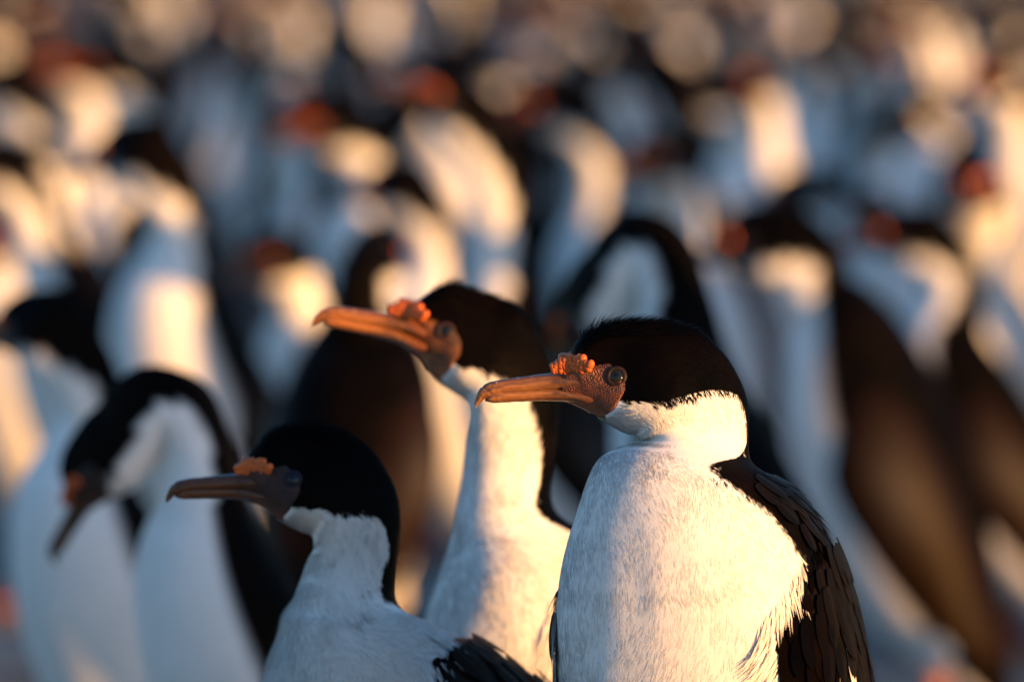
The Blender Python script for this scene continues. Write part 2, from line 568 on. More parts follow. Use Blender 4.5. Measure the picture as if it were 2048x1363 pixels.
        ra = np.sqrt(B[:, 0] ** 2 + B[:, 1] ** 2)
        pup = (1 - sstep(.40, .46, ra))[:, None]
        iris = np.array(spec.get('iris', (0.012, 0.011, 0.008)))
        cc = iris * (1 - pup) + np.array([.004, .004, .004]) * pup
        out.append(('eye', deform(V, np.zeros(len(V))), [list(q) for q in BF], 'eye', cc, 0))
        ei = len(out) - 1
        nu, nv = (48, 14) if hi else (10, 5)
        u = np.linspace(0, 2 * math.pi, nu, endpoint=False)
        v = np.linspace(0, 2 * math.pi, nv, endpoint=False)
        UU, VV = np.meshgrid(u, v, indexing='ij')
        R0, R1 = 0.0048 * ls, 0.0014 * ls
        rr = R0 + R1 * np.cos(VV)
        V = c + (np.cos(UU) * rr)[..., None] * rt + (np.sin(UU) * rr)[..., None] * up + (np.sin(VV) * R1 * .8 + .0006 * ls)[..., None] * n
        Fq = []
        for i in range(nu):
            for j2 in range(nv):
                Fq.append([i * nv + j2, ((i + 1) % nu) * nv + j2, ((i + 1) % nu) * nv + (j2 + 1) % nv, i * nv + (j2 + 1) % nv])
        rc = np.array(spec.get('ring', (0.026, 0.014, 0.009)))
        cc = rc * (0.8 + .4 * vnoise(V, 900, 5))[..., None]
        out.append(('eye_ring', deform(V.reshape(-1, 3), np.zeros(nu * nv)), Fq, 'eye_ring', cc.reshape(-1, 3), ei))
    # ---- folded wings, lying over the flanks
    w0, w1 = spec.get('wing', (16.6, 23.6))
    nu, nv = (90, 60) if hi else (16, 10)
    wing_idx = {}
    for sg in (1, -1):
        s = np.linspace(w0, w1, nu)
        q = (s - w0) / (w1 - w0)
        front = np.radians(np.interp(q, [0, .05, .09, .20, .27, .45, .8, 1], spec.get('wfront', [72, 83, 98, 121, 123, 116, 99, 62])))
        back = np.radians(np.interp(q, [0, .2, .8, 1], [58, 32, 12, 12]))
        f = np.linspace(0, 1, nv)
        A = (back[:, None] * (1 - f) + front[:, None] * f)
        Sg = np.repeat(s[:, None], nv, 1)
        Pp, ds, Nn = lf.full(Sg, A * sg)
        ff = np.repeat(f[None], nu, 0)
        off = 0.0070 * sstep(0, .22, ff) * sstep(0, .28, 1 - ff) * sstep(0, .10, q)[:, None] * sstep(0, .05, 1 - q)[:, None]
        off = off - .0022
        Pp = Pp + Nn * off[..., None] * ls
        nz = vnoise(Pp, 70, 12)
        c = np.array([0.0040, 0.0020, 0.0010]) * (1 + .5 * nz)[..., None]
        if not hi:
            c = c * np.array([2.6, 2.2, 1.8])
            bar = np.exp(-((ff - .45) / .14) ** 2 - ((q[:, None] - .33) / .12) ** 2)[..., None] * .08
            c = c * (1 - bar) + np.array([.5, .47, .43]) * bar
        out.append(('wing', deform(Pp, Sg).reshape(-1, 3), [list(x) for x in grid_faces(nu, nv, False)], 'wing', c.reshape(-1, 3), 0))
        wing_idx[sg] = len(out) - 1
    spec['wing_idx'] = wing_idx
    # ---- tail, legs, feet
    C, U, L, T, h, w, k = lf.frame(np.array([N - 2.2]))
    C, U, L, T = C[0], U[0], L[0], T[0]
    Vt, Ft = [], []
    nf = 9
    for i in range(nf):
        a = (i - (nf - 1) / 2) / ((nf - 1) / 2)
        d = nrm(T + L * a * .42)
        ln = .125 * (1 - .35 * a * a) * ls
        lat_ = nrm(np.cross(U, d))
        b0 = C + L * a * .010 * ls + U * (.004 - .003 * abs(a)) * ls
        n0 = len(Vt)
        for r, wd in ((0, .004), (.4, .008), (.8, .0085), (.95, .006), (1, .001)):
            for sd in (-1, 0, 1):
                Vt.append(b0 + d * ln * r + lat_ * sd * wd * ls + U * (.0015 if sd == 0 else 0) * ls - U * .0008 * i * ls)
        for r in range(4):
            for sd in range(2):
                q0 = n0 + r * 3 + sd
                Ft.append([q0, q0 + 1, q0 + 4, q0 + 3])
    Vt = np.array(Vt)
    out.append(('tail', Vt, Ft, 'wing', np.tile([.012, .009, .007], (len(Vt), 1)), 0))
    fw = nrm(np.array([*(-lf.frame(np.array([19.0]))[3][0][:2]), 0.0]))
    lw = np.array([-fw[1], fw[0], 0])
    C = lf.frame(np.array([21.3]))[0][0]
    for sg in (1, -1):
        hip = C + lw * sg * .032 * ls
        zg = spec['ground']
        knee = np.array([hip[0], hip[1], zg]) + fw * .0 + np.array([0, 0, .075 * ls])
        ank = np.array([hip[0], hip[1], zg]) + fw * .012 + np.array([0, 0, .012])
        pth = [hip, hip * .45 + knee * .55 - fw * .008, knee, knee * .4 + ank * .6, ank]
        rad = [.030 * ls, .020 * ls, .0085 * ls, .0065 * ls, .0075 * ls]
        n6 = 10
        V, Fx, cc = [], [], []
        for p, r in zip(pth, rad):
            for kx in range(n6):
                a = 2 * math.pi * kx / n6
                V.append(p + (fw * math.cos(a) * 1.15 + lw * math.sin(a)) * r)
        Fx = [list(x) for x in grid_faces(5, n6, True)]
        cc = np.concatenate([np.tile(WHITE, (n6 * 2, 1)), np.tile([.36, .12, .10], (n6 * 3, 1))])
        out.append(('leg', np.array(V), Fx, 'plumage', cc, 0))
        li = len(out) - 1
        V, Fx = [], []
        toes = [(-.5, .075), (-.12, .088), (.28, .075), (.75, .045)]
        V.append(ank + np.array([0, 0, .006]))
        V.append(ank - np.array([0, 0, .009]))
        for kx, (a, ln) in enumerate(toes):
            d = fw * math.cos(a) + lw * sg * -math.sin(a)
            for r, hh in ((.5, .010), (1.0, .005)):
                V.append(ank + d * ln * r * ls + np.array([0, 0, hh - .012]) + np.array([0, 0, .002]))
                V.append(ank + d * ln * r * ls + np.array([0, 0, -.0105]))
            if kx < 3:
                a2 = (a + toes[kx + 1][0]) / 2
                d2 = fw * math.cos(a2) + lw * sg * -math.sin(a2)
                for r, hh in ((.45, .004), (.82, .002)):
                    V.append(ank + d2 * ln * r * ls + np.array([0, 0, hh - .0115]))
                    V.append(ank + d2 * ln * r * ls + np.array([0, 0, -.0112]))
        nn = (len(V) - 2) // 4
        for kx in range(nn - 1):
            a0, b0 = 2 + kx * 4, 2 + (kx + 1) * 4
            Fx += [[0, a0, b0], [a0, a0 + 2, b0 + 2, b0], [1, b0 + 1, a0 + 1], [a0 + 1, b0 + 1, b0 + 3, a0 + 3], [a0 + 2, a0 + 3, b0 + 3, b0 + 2]]
        Fx += [[0, 1, 3, 2], [2, 3, 5, 4]]
        e = 2 + (nn - 1) * 4
        Fx += [[1, 0, e, e + 1], [e + 1, e, e + 2, e + 3]]
        out.append(('foot', np.array(V), Fx, 'foot', None, li))
    # ---- plumage strands of the birds close to the lens
    ns = spec.get('strands', 0)
    if ns:
        r3 = np.random.default_rng(seed + 40)
        smax = spec.get('smax', 21.0)
        gs, gt = np.linspace(2.2, smax, 240), np.linspace(-math.pi, math.pi, 91)
        G = lf.at(*np.meshgrid(gs, gt, indexing='ij'))
        ar = np.linalg.norm(np.cross(G[1:, :-1] - G[:-1, :-1], G[:-1, 1:] - G[:-1, :-1]), axis=-1)
        vis = spec['side']               # density: more where the sun or lens can see it
        Nc = nrm(G[:-1, :-1] - lf.frame(np.repeat(gs[:-1, None], 90, 1))[0])
        ar = ar * np.where(Nc @ vis > -0.4, 1.0, 0.12)
        ar = ar * np.interp(gs[:-1, None], [12, 15, 18], [1.9, 1.0, .75])
        cdf = np.cumsum(ar.ravel())
        pick = np.searchsorted(cdf, r3.random(ns) * cdf[-1])
        s = gs[pick // 90] + r3.random(ns) * (gs[1] - gs[0])
        a = gt[pick % 90] + r3.random(ns) * (gt[1] - gt[0])
        t_ = (1 - np.cos(a)) / 2
        face = (s < 4.75) & (t_ > lin(SK_T0, s / 4.75 * 5)) & (t_ < lin(SK_T1, s / 4.75 * 5))
        q = (s - w0) / (w1 - w0)
        KN = ([0, .05, .09, .20, .27, .45, .8, 1], spec.get('wfront', [72, 83, 98, 121, 123, 116, 99, 62]))
        bkq = np.radians(np.interp(q, [0, .2, .8, 1], [58, 32, 12, 12]))
        under = (q > .03) & (q < .97) & (np.abs(a) < np.radians(np.interp(q, *KN)) - .015) & (np.abs(a) > bkq + .05)
        inface = ~face & ~under
        s, a = s[inface], a[inface]
        P, ds, Nn = lf.full(s, a)
        Cc, blk = colour(s, a, P, 1.5)
        n = len(s)
        bt = np.cross(Nn, ds)
        sw = vnoise(P, 28, 31) * .40 + vnoise(P, 110, 32) * .50 + r3.normal(0, .09, n)
        # flow bends downwards on the breast
        d = nrm(ds + bt * sw[:, None])
        ln = np.interp(s, [2, 4, 7, 11, 14, 17, 21], [.0032, .0044, .0052, .0052, .0060, .0082, .0095]) * ls * r3.uniform(.6, 1.35, n)
        wd = np.interp(s, [2, 7, 13, 17, 21], [.00024, .00027, .00028, .00030, .00032]) * ls * r3.uniform(.6, 1.3, n)
        lift = np.interp(s, [2, 5, 9, 13, 17], [.34, .20, .08, .045, .04]) * r3.uniform(.2, 1.6, n)
        rf = spec.get('rough', 1.0)
        rf = 1 + (rf - 1) * sstep(7, 10, s)
        lift = lift * rf
        ln = ln * (1 + .2 * (rf - 1))
        crest = (s > 2.3) & (s < 6.8) & (np.abs(a) < .75) & (r3.random(n) < .45)
        lift = np.where(crest, lift + r3.uniform(0.1, .95, n) * np.interp(s, [2.4, 3, 5, 6.5], [.5, 1, .7, 0]), lift)
        ln = np.where(crest, ln * 1.75, ln)
        # long loose feathers along the edge of the folded wing
        q = (s - w0) / (w1 - w0)
        fr = np.radians(np.interp(q, [0, .05, .09, .20, .27, .45, .8, 1], spec.get('wfront', [72, 83, 98, 121, 123, 116, 99, 62])))
        edge = (q > -.05) & (q < .9) & (np.abs(np.abs(a) - fr - .05) < .075) & (r3.random(n) < .45)
        ln = np.where(edge, ln * r3.uniform(1.0, 2.2, n), ln)
        lift = np.where(edge, r3.uniform(.10, .26, n), lift)
        wd = np.where(edge, wd * 1.6, wd)
        d = np.where(edge[:, None], nrm(d + bt * (np.sign(-a) * .55)[:, None]), d)
        side = nrm(np.cross(Nn, d))
        base = P - Nn * .0006 + Nn * np.where(edge, .0004, 0)[:, None]
        m1 = base + d * (ln * .5)[:, None] + Nn * (ln * .5 * lift + .0003)[:, None]
        m2 = base + d * ln[:, None] + Nn * (ln * lift * .75 + .0002)[:, None]
        V = np.stack([base - side * (wd * .8)[:, None], base + side * (wd * .8)[:, None],
                      m1 - side * wd[:, None], m1 + side * wd[:, None] , m2], 1).reshape(-1, 3)
        i0 = np.arange(n) * 5
        F1 = np.stack([i0, i0 + 1, i0 + 3, i0 + 2], 1)
        F2 = np.stack([i0 + 2, i0 + 3, i0 + 4], 1)
        tone = r3.uniform(.88, 1.05, n)[:, None]
        Cc = np.repeat(np.clip(Cc * tone, 0, .86), 5, 0)
        sn = nrm(np.cross(side, m2 - base))
        sn *= np.where(np.sum(sn * Nn, -1, keepdims=True) < 0, -1, 1)
        spec['strand_n'] = np.repeat(nrm(.90 * Nn + .10 * sn + r3.normal(0, .045, (n, 3))), 5, 0)
        out.append(('plumage', V, (F1, F2), 'strand', (Cc, spec['strand_n']), 0))
    return out

def new_mesh_strands(V, F1, F2, mat, C):
    n = len(F1)
    idx = np.concatenate([F1, F2], 1).astype(np.int32).ravel()
    me = bpy.data.meshes.new('plumage')
    me.vertices.add(len(V))
    me.vertices.foreach_set('co', np.ascontiguousarray(V, np.float32).ravel())
    me.loops.add(len(idx))
    me.loops.foreach_set('vertex_index', idx)
    me.polygons.add(2 * n)
    st = np.empty(2 * n, np.int32)
    st[0::2] = np.arange(n) * 7
    st[1::2] = np.arange(n) * 7 + 4
    lt = np.empty(2 * n, np.int32)
    lt[0::2] = 4
    lt[1::2] = 3
    me.polygons.foreach_set('loop_start', st)
    me.polygons.foreach_set('loop_total', lt)
    me.polygons.foreach_set('use_smooth', np.ones(2 * n, bool))
    me.materials.append(mat)
    a = me.color_attributes.new('Col', 'FLOAT_COLOR', 'POINT')
    CC = np.ones((len(V), 4), np.float32)
    CC[:, :3] = C[0]
    a.data.foreach_set('color', CC.ravel())
    a = me.attributes.new('Flow', 'FLOAT_VECTOR', 'POINT')
    a.data.foreach_set('vector', np.ascontiguousarray(C[1], np.float32).ravel())
    me.update(calc_edges=True)
    return me

def realise(pieces, base, label, group):
    root = bpy.data.objects.new('cormorant', None)
    root.empty_display_size = 0.05
    col.objects.link(root)
    root.location = base
    root['label'] = label
    root['category'] = 'cormorant'
    if group:
        root['group'] = group
    objs = []
    b = np.array(base)
    for (nm, V, F, mk, C, p) in pieces:
        V = V - b
        if nm == 'plumage':
            me = new_mesh_strands(V, F[0], F[1], M[mk], C)
        else:
            me = new_mesh(nm, V, F, M[mk], C)
        o = link(nm, me, objs[p] if p else root)
        if nm == 'plumage':
            o['kind'] = 'stuff'
        objs.append(o)
    return root, objs

# ------------------------------------------------------------------ single feathers on a folded wing
def feather_mesh(name, mat):
    nu, nv = 7, 5
    V = []
    for i in range(nu):
        u = i / (nu - 1)
        wd = [.30, .44, .50, .50, .46, .33, .06][i]
        for j in range(nv):
            v = (j / (nv - 1)) * 2 - 1
            V.append((v * wd, -u + .03 * (1 - v * v), (.06 * (1 - v * v) + (.05 if j == 2 else 0)) * wd - .05 * u * u))
    return new_mesh(name, np.array(V), grid_faces(nu, nv, False), mat)

FE_D = feather_mesh('feather', M['dark_feather'])
FE_W = feather_mesh('feather', M['white_feather'])

def wing_feathers(spec, objs, base, sides, rows, cols, white=()):
    lf = spec['loft']
    w0, w1 = spec['wing'] if 'wing' in spec else (16.6, 23.6)
    r4 = np.random.default_rng(3)
    for sg in sides:
        wo = objs[spec['wing_idx'][sg]]
        for i in range(rows):
            q = 0.03 + 0.84 * (i + .5) / rows
            s = w0 + (w1 - w0) * q
            fr = float(np.interp(q, [0, .05, .09, .20, .27, .45, .8, 1], spec.get('wfront', [72, 83, 98, 121, 123, 116, 99, 62]))) + 1
            bk = float(np.interp(q, [0, .2, .8, 1], [58, 32, 12, 12])) + 6
            for j in range(cols):
                f = (j + (.5 if i % 2 else 0.0) + .2) / cols
                if f > 1:
                    continue
                a = math.radians(bk + (fr - bk) * f) * sg
                ss_, aa = np.array([s + r4.uniform(-.05, .05)]), np.array([a + r4.uniform(-.03, .03)])
                P, ds, Nn = lf.full(ss_, aa)
                P, d, n = P[0], ds[0], Nn[0]
                x = np.cross(d, n)
                big = np.interp(q, [.1, .35, .6, 1], [.75, 1.0, 1.7, 2.0])
                L_ = .030 * big * r4.uniform(.8, 1.3) * np.interp(q, [.2, .5], [1, 1.45])
                W_ = 0.0125 * (1 + .22 * (big - 1)) * r4.uniform(.9, 1.15)
                rot = r4.uniform(-.16, .16) + sg * .10
                d2 = d * math.cos(rot) + x * math.sin(rot)
                x2 = np.cross(d2, n)
                lift = .008 + r4.uniform(0, .02)
                y2 = nrm(-d2 - n * lift)
                z2 = np.cross(x2, y2)
                if z2 @ n < 0:
                    x2, z2 = -x2, -z2
                edge = min(f, 1.0 - f)
                off = .0062 * float(sstep(0, .28, 1 - min(f, 1))) - .0002
                pos = P + n * off - np.array(base)
                wh = any(abs(q - qa) < .035 and abs(f - fa) < .05 for qa, fa in white)
                if wh:
                    W_ *= .45
                o = link('feather', FE_W if wh else FE_D, wo)
                o.matrix_local = Matrix(((x2[0] * W_, y2[0] * L_, z2[0] * W_, pos[0]), (x2[1] * W_, y2[1] * L_, z2[1] * W_, pos[1]),
                                         (x2[2] * W_, y2[2] * L_, z2[2] * W_, pos[2]), (0, 0, 0, 1)))

def mantle_feathers(spec, objs, base, rows, cols, s0, s1, lims):
    """small dark scapulars between neck and wing, parts of the body"""
    lf = spec['loft']
    r4 = np.random.default_rng(8)
    for sg in (1,):
        for i in range(rows):
            s = s0 + (s1 - s0) * i / (rows - 1)
            top = float(np.interp(s, *lims)) - 5
            for j in range(cols):
                a = math.radians(22 + (top - 22) * (j + (.5 if i % 2 else 0)) / cols + r4.uniform(-2, 2)) * sg
                P, ds, Nn = lf.full(np.array([s + r4.uniform(-.04, .04)]), np.array([a]))
                P, d, n = P[0], ds[0], Nn[0]
                rot = r4.uniform(-.2, .2)
                x = np.cross(d, n)
                d2 = d * math.cos(rot) + x * math.sin(rot)
                x2 = np.cross(d2, n)
                y2 = nrm(-d2 - n * r4.uniform(.02, .08))
                z2 = np.cross(x2, y2)
                if z2 @ n < 0:
                    x2, z2 = -x2, -z2
                L_, W_ = .019 * r4.uniform(.85, 1.2), .0095 * r4.uniform(.9, 1.15)
                pos = P + n * .0012 - np.array(base)
                o = link('feather', FE_D, objs[0])
                o.matrix_local = Matrix(((x2[0] * W_, y2[0] * L_, z2[0] * W_, pos[0]), (x2[1] * W_, y2[1] * L_, z2[1] * W_, pos[1]),
                                         (x2[2] * W_, y2[2] * L_, z2[2] * W_, pos[2]), (0, 0, 0, 1)))

# ------------------------------------------------------------------ the three near birds, ring by ring
def near_bird(name, d, rings, black, tip, eye, base_px, gz, ls, label, **kw):
    D, V, W = [], [], []
    for r in rings:
        if len(r) == 5:
            a, b_, c, e, w = r
            z1 = z2 = 0
        else:
            a, b_, z1, c, e, z2, w = r
        D.append(px2w(a, b_, d + z1))
        V.append(px2w(c, e, d + z2))
        W.append(w)
    D, V = np.array(D), np.array(V)
    ax = nrm(D - V)
    ins = np.interp(np.arange(len(D)), [0, 1.5, 3, 13, 16], [0, 0, .0022, .0018, .0012])[:, None]
    D, V = D - ax * ins, V + ax * ins * np.interp(np.arange(len(D)), [3, 6], [.2, .7])[:, None]
    f, q = simil(tip, eye)
    def pm(x, y, lat):
        u, v = f(x, y)
        return px2w(u, v, d) - np.array([0, lat, 0])
    bx = px2w(base_px, 0, d + .06)
    base = (float(bx[0]), float(bx[1]), gz)
    GROUND_PTS.append((base[0], base[1], gz))
    lft = Loft(D, V, W)
    lft.lump = True
    spec = dict(loft=lft, pm=pm, ls=ls, hi=1, black=black, ground=gz, side=nrm(np.array([.1, -1, .05])), **kw)
    pieces = build(spec)
    root, objs = realise(pieces, base, label, 'cormorants standing nearest to the camera')
    return spec, objs, base

A = [(1120, 745, 1130, 800, .0100), (1142, 706, 1165, 815, .0145), (1150, 682, 1185, 827, .0178), (1175, 657, 1213, 845, .0208),
     (1215, 641, 1240, 862, .0238), (1265, 636, 1256, 870, .0268), (1330, 637, 1262, 872, .0292), (1395, 652, 1266, 873, .0308),
     (1440, 690, 1268, 874, .0312), (1475, 735, 1268, 875, .0315), (1498, 785, 1278, 874, .0310), (1507, 840, 1284, 877, .0312),
     (1506, 888, 1262, 883, .0330), (1497, 925, .010, 1236, 891, -.012, .0385), (1480, 950, .028, 1228, 915, -.034, .0485),
     (1464, 966, .045, 1250, 985, -.052, .0590), (1485, 1012, .055, 1262, 1078, -.062, .0690), (1510, 1080, .062, 1268, 1160, -.066, .0755),
     (1530, 1170, .070, 1274, 1250, -.066, .0810), (1545, 1260, .080, 1276, 1340, -.061, .0840), (1560, 1360, .090, 1285, 1440, -.052, .0850),
     (1590, 1560, .110, 1320, 1640, -.020, .0820), (1620, 1760, .130, 1370, 1840, .010, .0710), (1650, 1960, .150, 1440, 2040, .060, .0550),
     (1675, 2110, .165, 1520, 2180, .100, .0390), (1690, 2220, .175, 1600, 2260, .140, .0180)]
A_BLK = [120, 120, 120, 118, 114, 112, 114, 107, 98, 66, 31, 21, 24, 60, 112, 112, 104, 98, 98, 98, 98, 98, 98, 98, 98, 98]
B = [(482, 958, 495, 1000, .0078), (493, 915, 530, 1014, .0125), (508, 888, 545, 1030, .0170), (536, 861, 570, 1048, .0208),
     (570, 848, 592, 1060, .0238), (615, 844, 610, 1068, .0256), (668, 850, 618, 1073, .0264), (710, 866, 622, 1076, .0266),
     (745, 893, 624, 1082, .0266), (770, 927, 625, 1090, .0265), (794, 975, 625, 1100, .0265), (806, 1025, 620, 1112, .0266),
     (808, 1080, 612, 1130, .0272), (801, 1139, 600, 1160, .0290), (790, 1185, .002, 585, 1195, -.005, .0335), (777, 1230, .010, 570, 1238, -.015, .0410),
     (782, 1254, .020, 572, 1300, -.030, .0510), (852, 1266, .048, 575, 1385, -.046, .0630), (930, 1294, .072, 580, 1480, -.048, .0710),
     (1000, 1350, .090, 600, 1570, -.045, .0750), (1060, 1430, .110, 620, 1680, -.030, .0790), (1130, 1560, .130, 690, 1800, -.010, .0740),
     (1190, 1700, .150, 790, 1930, .030, .0640), (1240, 1850, .170, 920, 2040, .070, .0500), (1280, 1960, .185, 1060, 2110, .120, .0350), (1310, 2040, .200, 1200, 2110, .170, .0180)]
B_BLK = [124, 124, 124, 124, 123, 123, 120, 116, 110, 96, 69, 49, 41, 50, 62, 46, 40, 52, 62, 70, 80, 90, 95, 95, 95, 95]
C_ = [(805, 655, 815, 692, .0078), (828, 612, 845, 716, .0122), (848, 588, 862, 746, .0162), (875, 569, 885, 770, .0200),
      (905, 560, 905, 786, .0235), (945, 573, 920, 797, .0255), (995, 588, 930, 808, .0265), (1032, 603, 934, 820, .0270),
      (1064, 634, 935, 835, .0270), (1090, 682, 933, 850, .0270), (1108, 730, 930, 866, .0270), (1120, 785, 927, 885, .0270),
      (1126, 840, 924, 915, .0270), (1118, 900, 919, 955, .0272), (1104, 960, 912, 1000, .0290), (1098, 1010, 904, 1050, .0325),
      (1105, 1045, .010, 900, 1100, -.010, .0410), (1160, 1080, .040, 908, 1170, -.040, .0540), (1215, 1150, .060, 908, 1270, -.050, .0650),
      (1265, 1240, .080, 912, 1400, -.050, .0710), (1310, 1350, .100, 905, 1530, -.040, .0760), (1350, 1480, .120, 960, 1660, -.020, .0740),
      (1390, 1620, .140, 1040, 1790, .020, .0660), (1430, 1780, .160, 1140, 1920, .060, .0520), (1460, 1920, .175, 1270, 2020, .110, .0360), (1485, 2020, .185, 1400, 2060, .160, .0180)]
C_BLK = [116, 116, 116, 116, 115, 115, 110, 106, 99, 84, 70, 63, 53, 44, 45, 60, 62, 58, 62, 75, 90, 95, 95, 95, 95, 95]

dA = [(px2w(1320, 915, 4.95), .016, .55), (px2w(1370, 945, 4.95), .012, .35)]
spA, oA, bA = near_bird('A', 5.0, A, A_BLK, (950, 813), EYE, 1460, 0.0, 1.0,
    'sharp sunlit cormorant with wrinkled orange caruncle and dark wing in front',
    res=(620, 220), strands=150000, seed=11, dirt=dA, smax=21.2)
wing_feathers(spA, oA, bA, (1,), 17, 13, white=((.33, .62),))
wing_feathers(spA, oA, bA, (-1,), 6, 5)
mantle_feathers(spA, oA, bA, 9, 7, 14.7, 17.4, ([14, 15, 16, 17, 18], [100, 108, 102, 95, 92]))
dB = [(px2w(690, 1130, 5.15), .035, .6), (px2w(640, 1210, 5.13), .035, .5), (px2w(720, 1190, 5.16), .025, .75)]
spB, oB, bB = near_bird('B', 5.20, B, B_BLK, (331, 1004), (587, 953), 850, -0.035, .90,
    'shaded cormorant in left foreground with short dark bill and white neck',
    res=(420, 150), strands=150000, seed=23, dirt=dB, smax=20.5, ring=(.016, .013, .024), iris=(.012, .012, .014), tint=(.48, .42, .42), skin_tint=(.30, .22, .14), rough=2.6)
wing_feathers(spB, oB, bB, (1, -1), 8, 7)
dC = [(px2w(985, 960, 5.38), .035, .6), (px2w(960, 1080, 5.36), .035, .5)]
spC, oC, bC = near_bird('C', 5.40, C_, C_BLK, (622, 650), (893, 659), 1180, 0.0, .96,
    'cormorant raising its orange bill behind the sharp sunlit bird',
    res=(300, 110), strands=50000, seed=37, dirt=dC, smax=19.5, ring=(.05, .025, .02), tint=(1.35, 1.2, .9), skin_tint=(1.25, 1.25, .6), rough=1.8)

# ------------------------------------------------------------------ generic cormorants in other poses
PXM = 0.2857e-3
def pose_spec(head, pitch, neck, lean=0.0, yaw=0.0, fluff=1.0, hi=0, res=(90, 30), black_neck=84):
    """head: centre of the skull (x forward, z up); neck: points between skull and shoulder"""
    cp, sp = math.cos(math.radians(pitch)), math.sin(math.radians(pitch))
    O = np.array(head)
    def pm(px, py, lat):
        x, z = -(px - 1330) * PXM, -(py - 760) * PXM
        return np.array([O[0] + x * cp - z * sp, lat, O[1] + x * sp + z * cp])
    D, V, W = [], [], []
    for a, b_, c, e, w in HEAD:
        D.append(pm(a, b_, 0)); V.append(pm(c, e, 0)); W.append(w)
    body = [(.042, .378, .046, .054), (.038, .340, .062, .070), (.022, .300, .071, .078), (.002, .260, .075, .082), (-.020, .220, .073, .081),
            (-.042, .182, .066, .076), (-.064, .148, .056, .066), (-.085, .120, .043, .054), (-.105, .096, .030, .040), (-.122, .078, .018, .027), (-.134, .066, .007, .012)]
    cl, sl = math.cos(math.radians(lean)), math.sin(math.radians(lean))
    hip = np.array([-.04, .17])
    bd = []
    for x, z, h, w in body:
        v = np.array([x, z]) - hip
        bd.append((hip[0] + v[0] * cl + v[1] * sl, hip[1] - v[0] * sl + v[1] * cl, h, w * fluff))
    pts = [np.array(head)] + [np.array(p) for p in neck] + [np.array(bd[0][:2])]
    ns_ = np.linspace(0, len(pts) - 1, 9)[1:-1]
    nk = crom(np.array(pts), ns_)
    cen = [np.array([(D[i][0] + V[i][0]) / 2, (D[i][2] + V[i][2]) / 2]) for i in range(8)]
    allc = cen + [p for p in nk] + [np.array(b_[:2]) for b_ in bd]
    hh = [None] * 8 + list(np.interp(np.arange(7), [0, 2, 4, 6], [.033, .0285, .029, .037])) + [b_[2] for b_ in bd]
    ww = W + list(np.interp(np.arange(7), [0, 2, 4, 6], [.0295, .0265, .0275, .040])) + [b_[3] for b_ in bd]
    for i in range(8, len(allc)):
        t = allc[min(i + 1, len(allc) - 1)] - allc[i - 1]
        t = t / np.linalg.norm(t)
        n = np.array([t[1], -t[0]])
        p = allc[i]
        D.append(np.array([p[0] + n[0] * hh[i], 0, p[1] + n[1] * hh[i]]))
        V.append(np.array([p[0] - n[0] * hh[i], 0, p[1] - n[1] * hh[i]]))
    x0 = bd[0][0]
    y_ = math.radians(yaw)
    def deform(P, s):
        s = np.asarray(s, float)
        a = y_ * (1 - sstep(6.5, 14.5, s))
        ca, sa = np.cos(a), np.sin(a)
        x, y = P[..., 0] - x0, P[..., 1]
        return np.stack([x0 + x * ca - y * sa, x * sa + y * ca, P[..., 2]], -1)
    blk = [x_ + 8 for x_ in A_BLK[:8]] + [108, 98, black_neck, black_neck, black_neck, black_neck + 5, black_neck + 15] + [100, 98, 98, 98, 98, 98, 98, 98, 98, 98, 98]
    return dict(loft=Loft(D, V, ww), pm=pm, ls=1.0, hi=hi, black=blk, ground=0.0, res=res, deform=deform if yaw else (lambda P, s: P), seed=50)

POSES = {
    'alert':   dict(head=(.070, .530), pitch=0, neck=[(.040, .495), (.030, .445), (.036, .405)]),
    'rest':    dict(head=(.060, .478), pitch=0, neck=[(.030, .450), (.026, .415)]),
    'stretch': dict(head=(.078, .575), pitch=28, neck=[(.052, .530), (.040, .470), (.040, .415)]),
    'bowed':   dict(head=(.110, .455), pitch=-52, neck=[(.080, .488), (.050, .470), (.040, .425)]),
    'turned':  dict(head=(.062, .500), pitch=-5, neck=[(.034, .468), (.028, .425)], yaw=70),
    'turned_right': dict(head=(.062, .505), pitch=-5, neck=[(.034, .468), (.028, .425)], yaw=-75),
    'hunched': dict(head=(.085, .430), pitch=-4, neck=[(.050, .415), (.040, .385)], lean=6),
    'preen':   dict(head=(.055, .470), pitch=-25, neck=[(.030, .450), (.026, .415)], yaw=125),
    'bowed_turned': dict(head=(.105, .452), pitch=-54, neck=[(.076, .486), (.048, .468), (.040, .425)], yaw=-36),
    'upright_hunch': dict(head=(.070, .440), pitch=-4, neck=[(.044, .425), (.040, .392)], lean=-7),
    'sit':     dict(head=(.085, .500), pitch=5, neck=[(.055, .460), (.048, .415)], lean=-4, fluff=1.08),
}
PROTO, FARMESH = {}, {}
for key, kw in POSES.items():
    spec = pose_spec(**kw)
    pieces = build(spec)
    PROTO[key] = [(nm, new_mesh(nm, V, F, M[mk], C), p) for (nm, V, F, mk, C, p) in pieces]
    # one joined mesh for birds too far away to show their parts
    spec = pose_spec(res=(60, 20), **kw)
    Vs, Fs, Cs, fm, n0 = [], [], [], [], 0
    mats = ['plumage', 'skin', 'bill', 'caruncle', 'eye', 'eye_ring', 'wing', 'foot']
    for (nm, V, F, mk, C, p) in build(spec):
        Vs.append(V)
        Fs += [[q + n0 for q in f] for f in F]
        fm += [mats.index(mk)] * len(F)
        Cs.append(C if C is not None else np.tile([.4, .12, .1], (len(V), 1)))
        n0 += len(V)
    FARMESH[key] = new_mesh('cormorant', np.concatenate(Vs), Fs, [M[x] for x in mats], np.concatenate(Cs), fmat=fm)

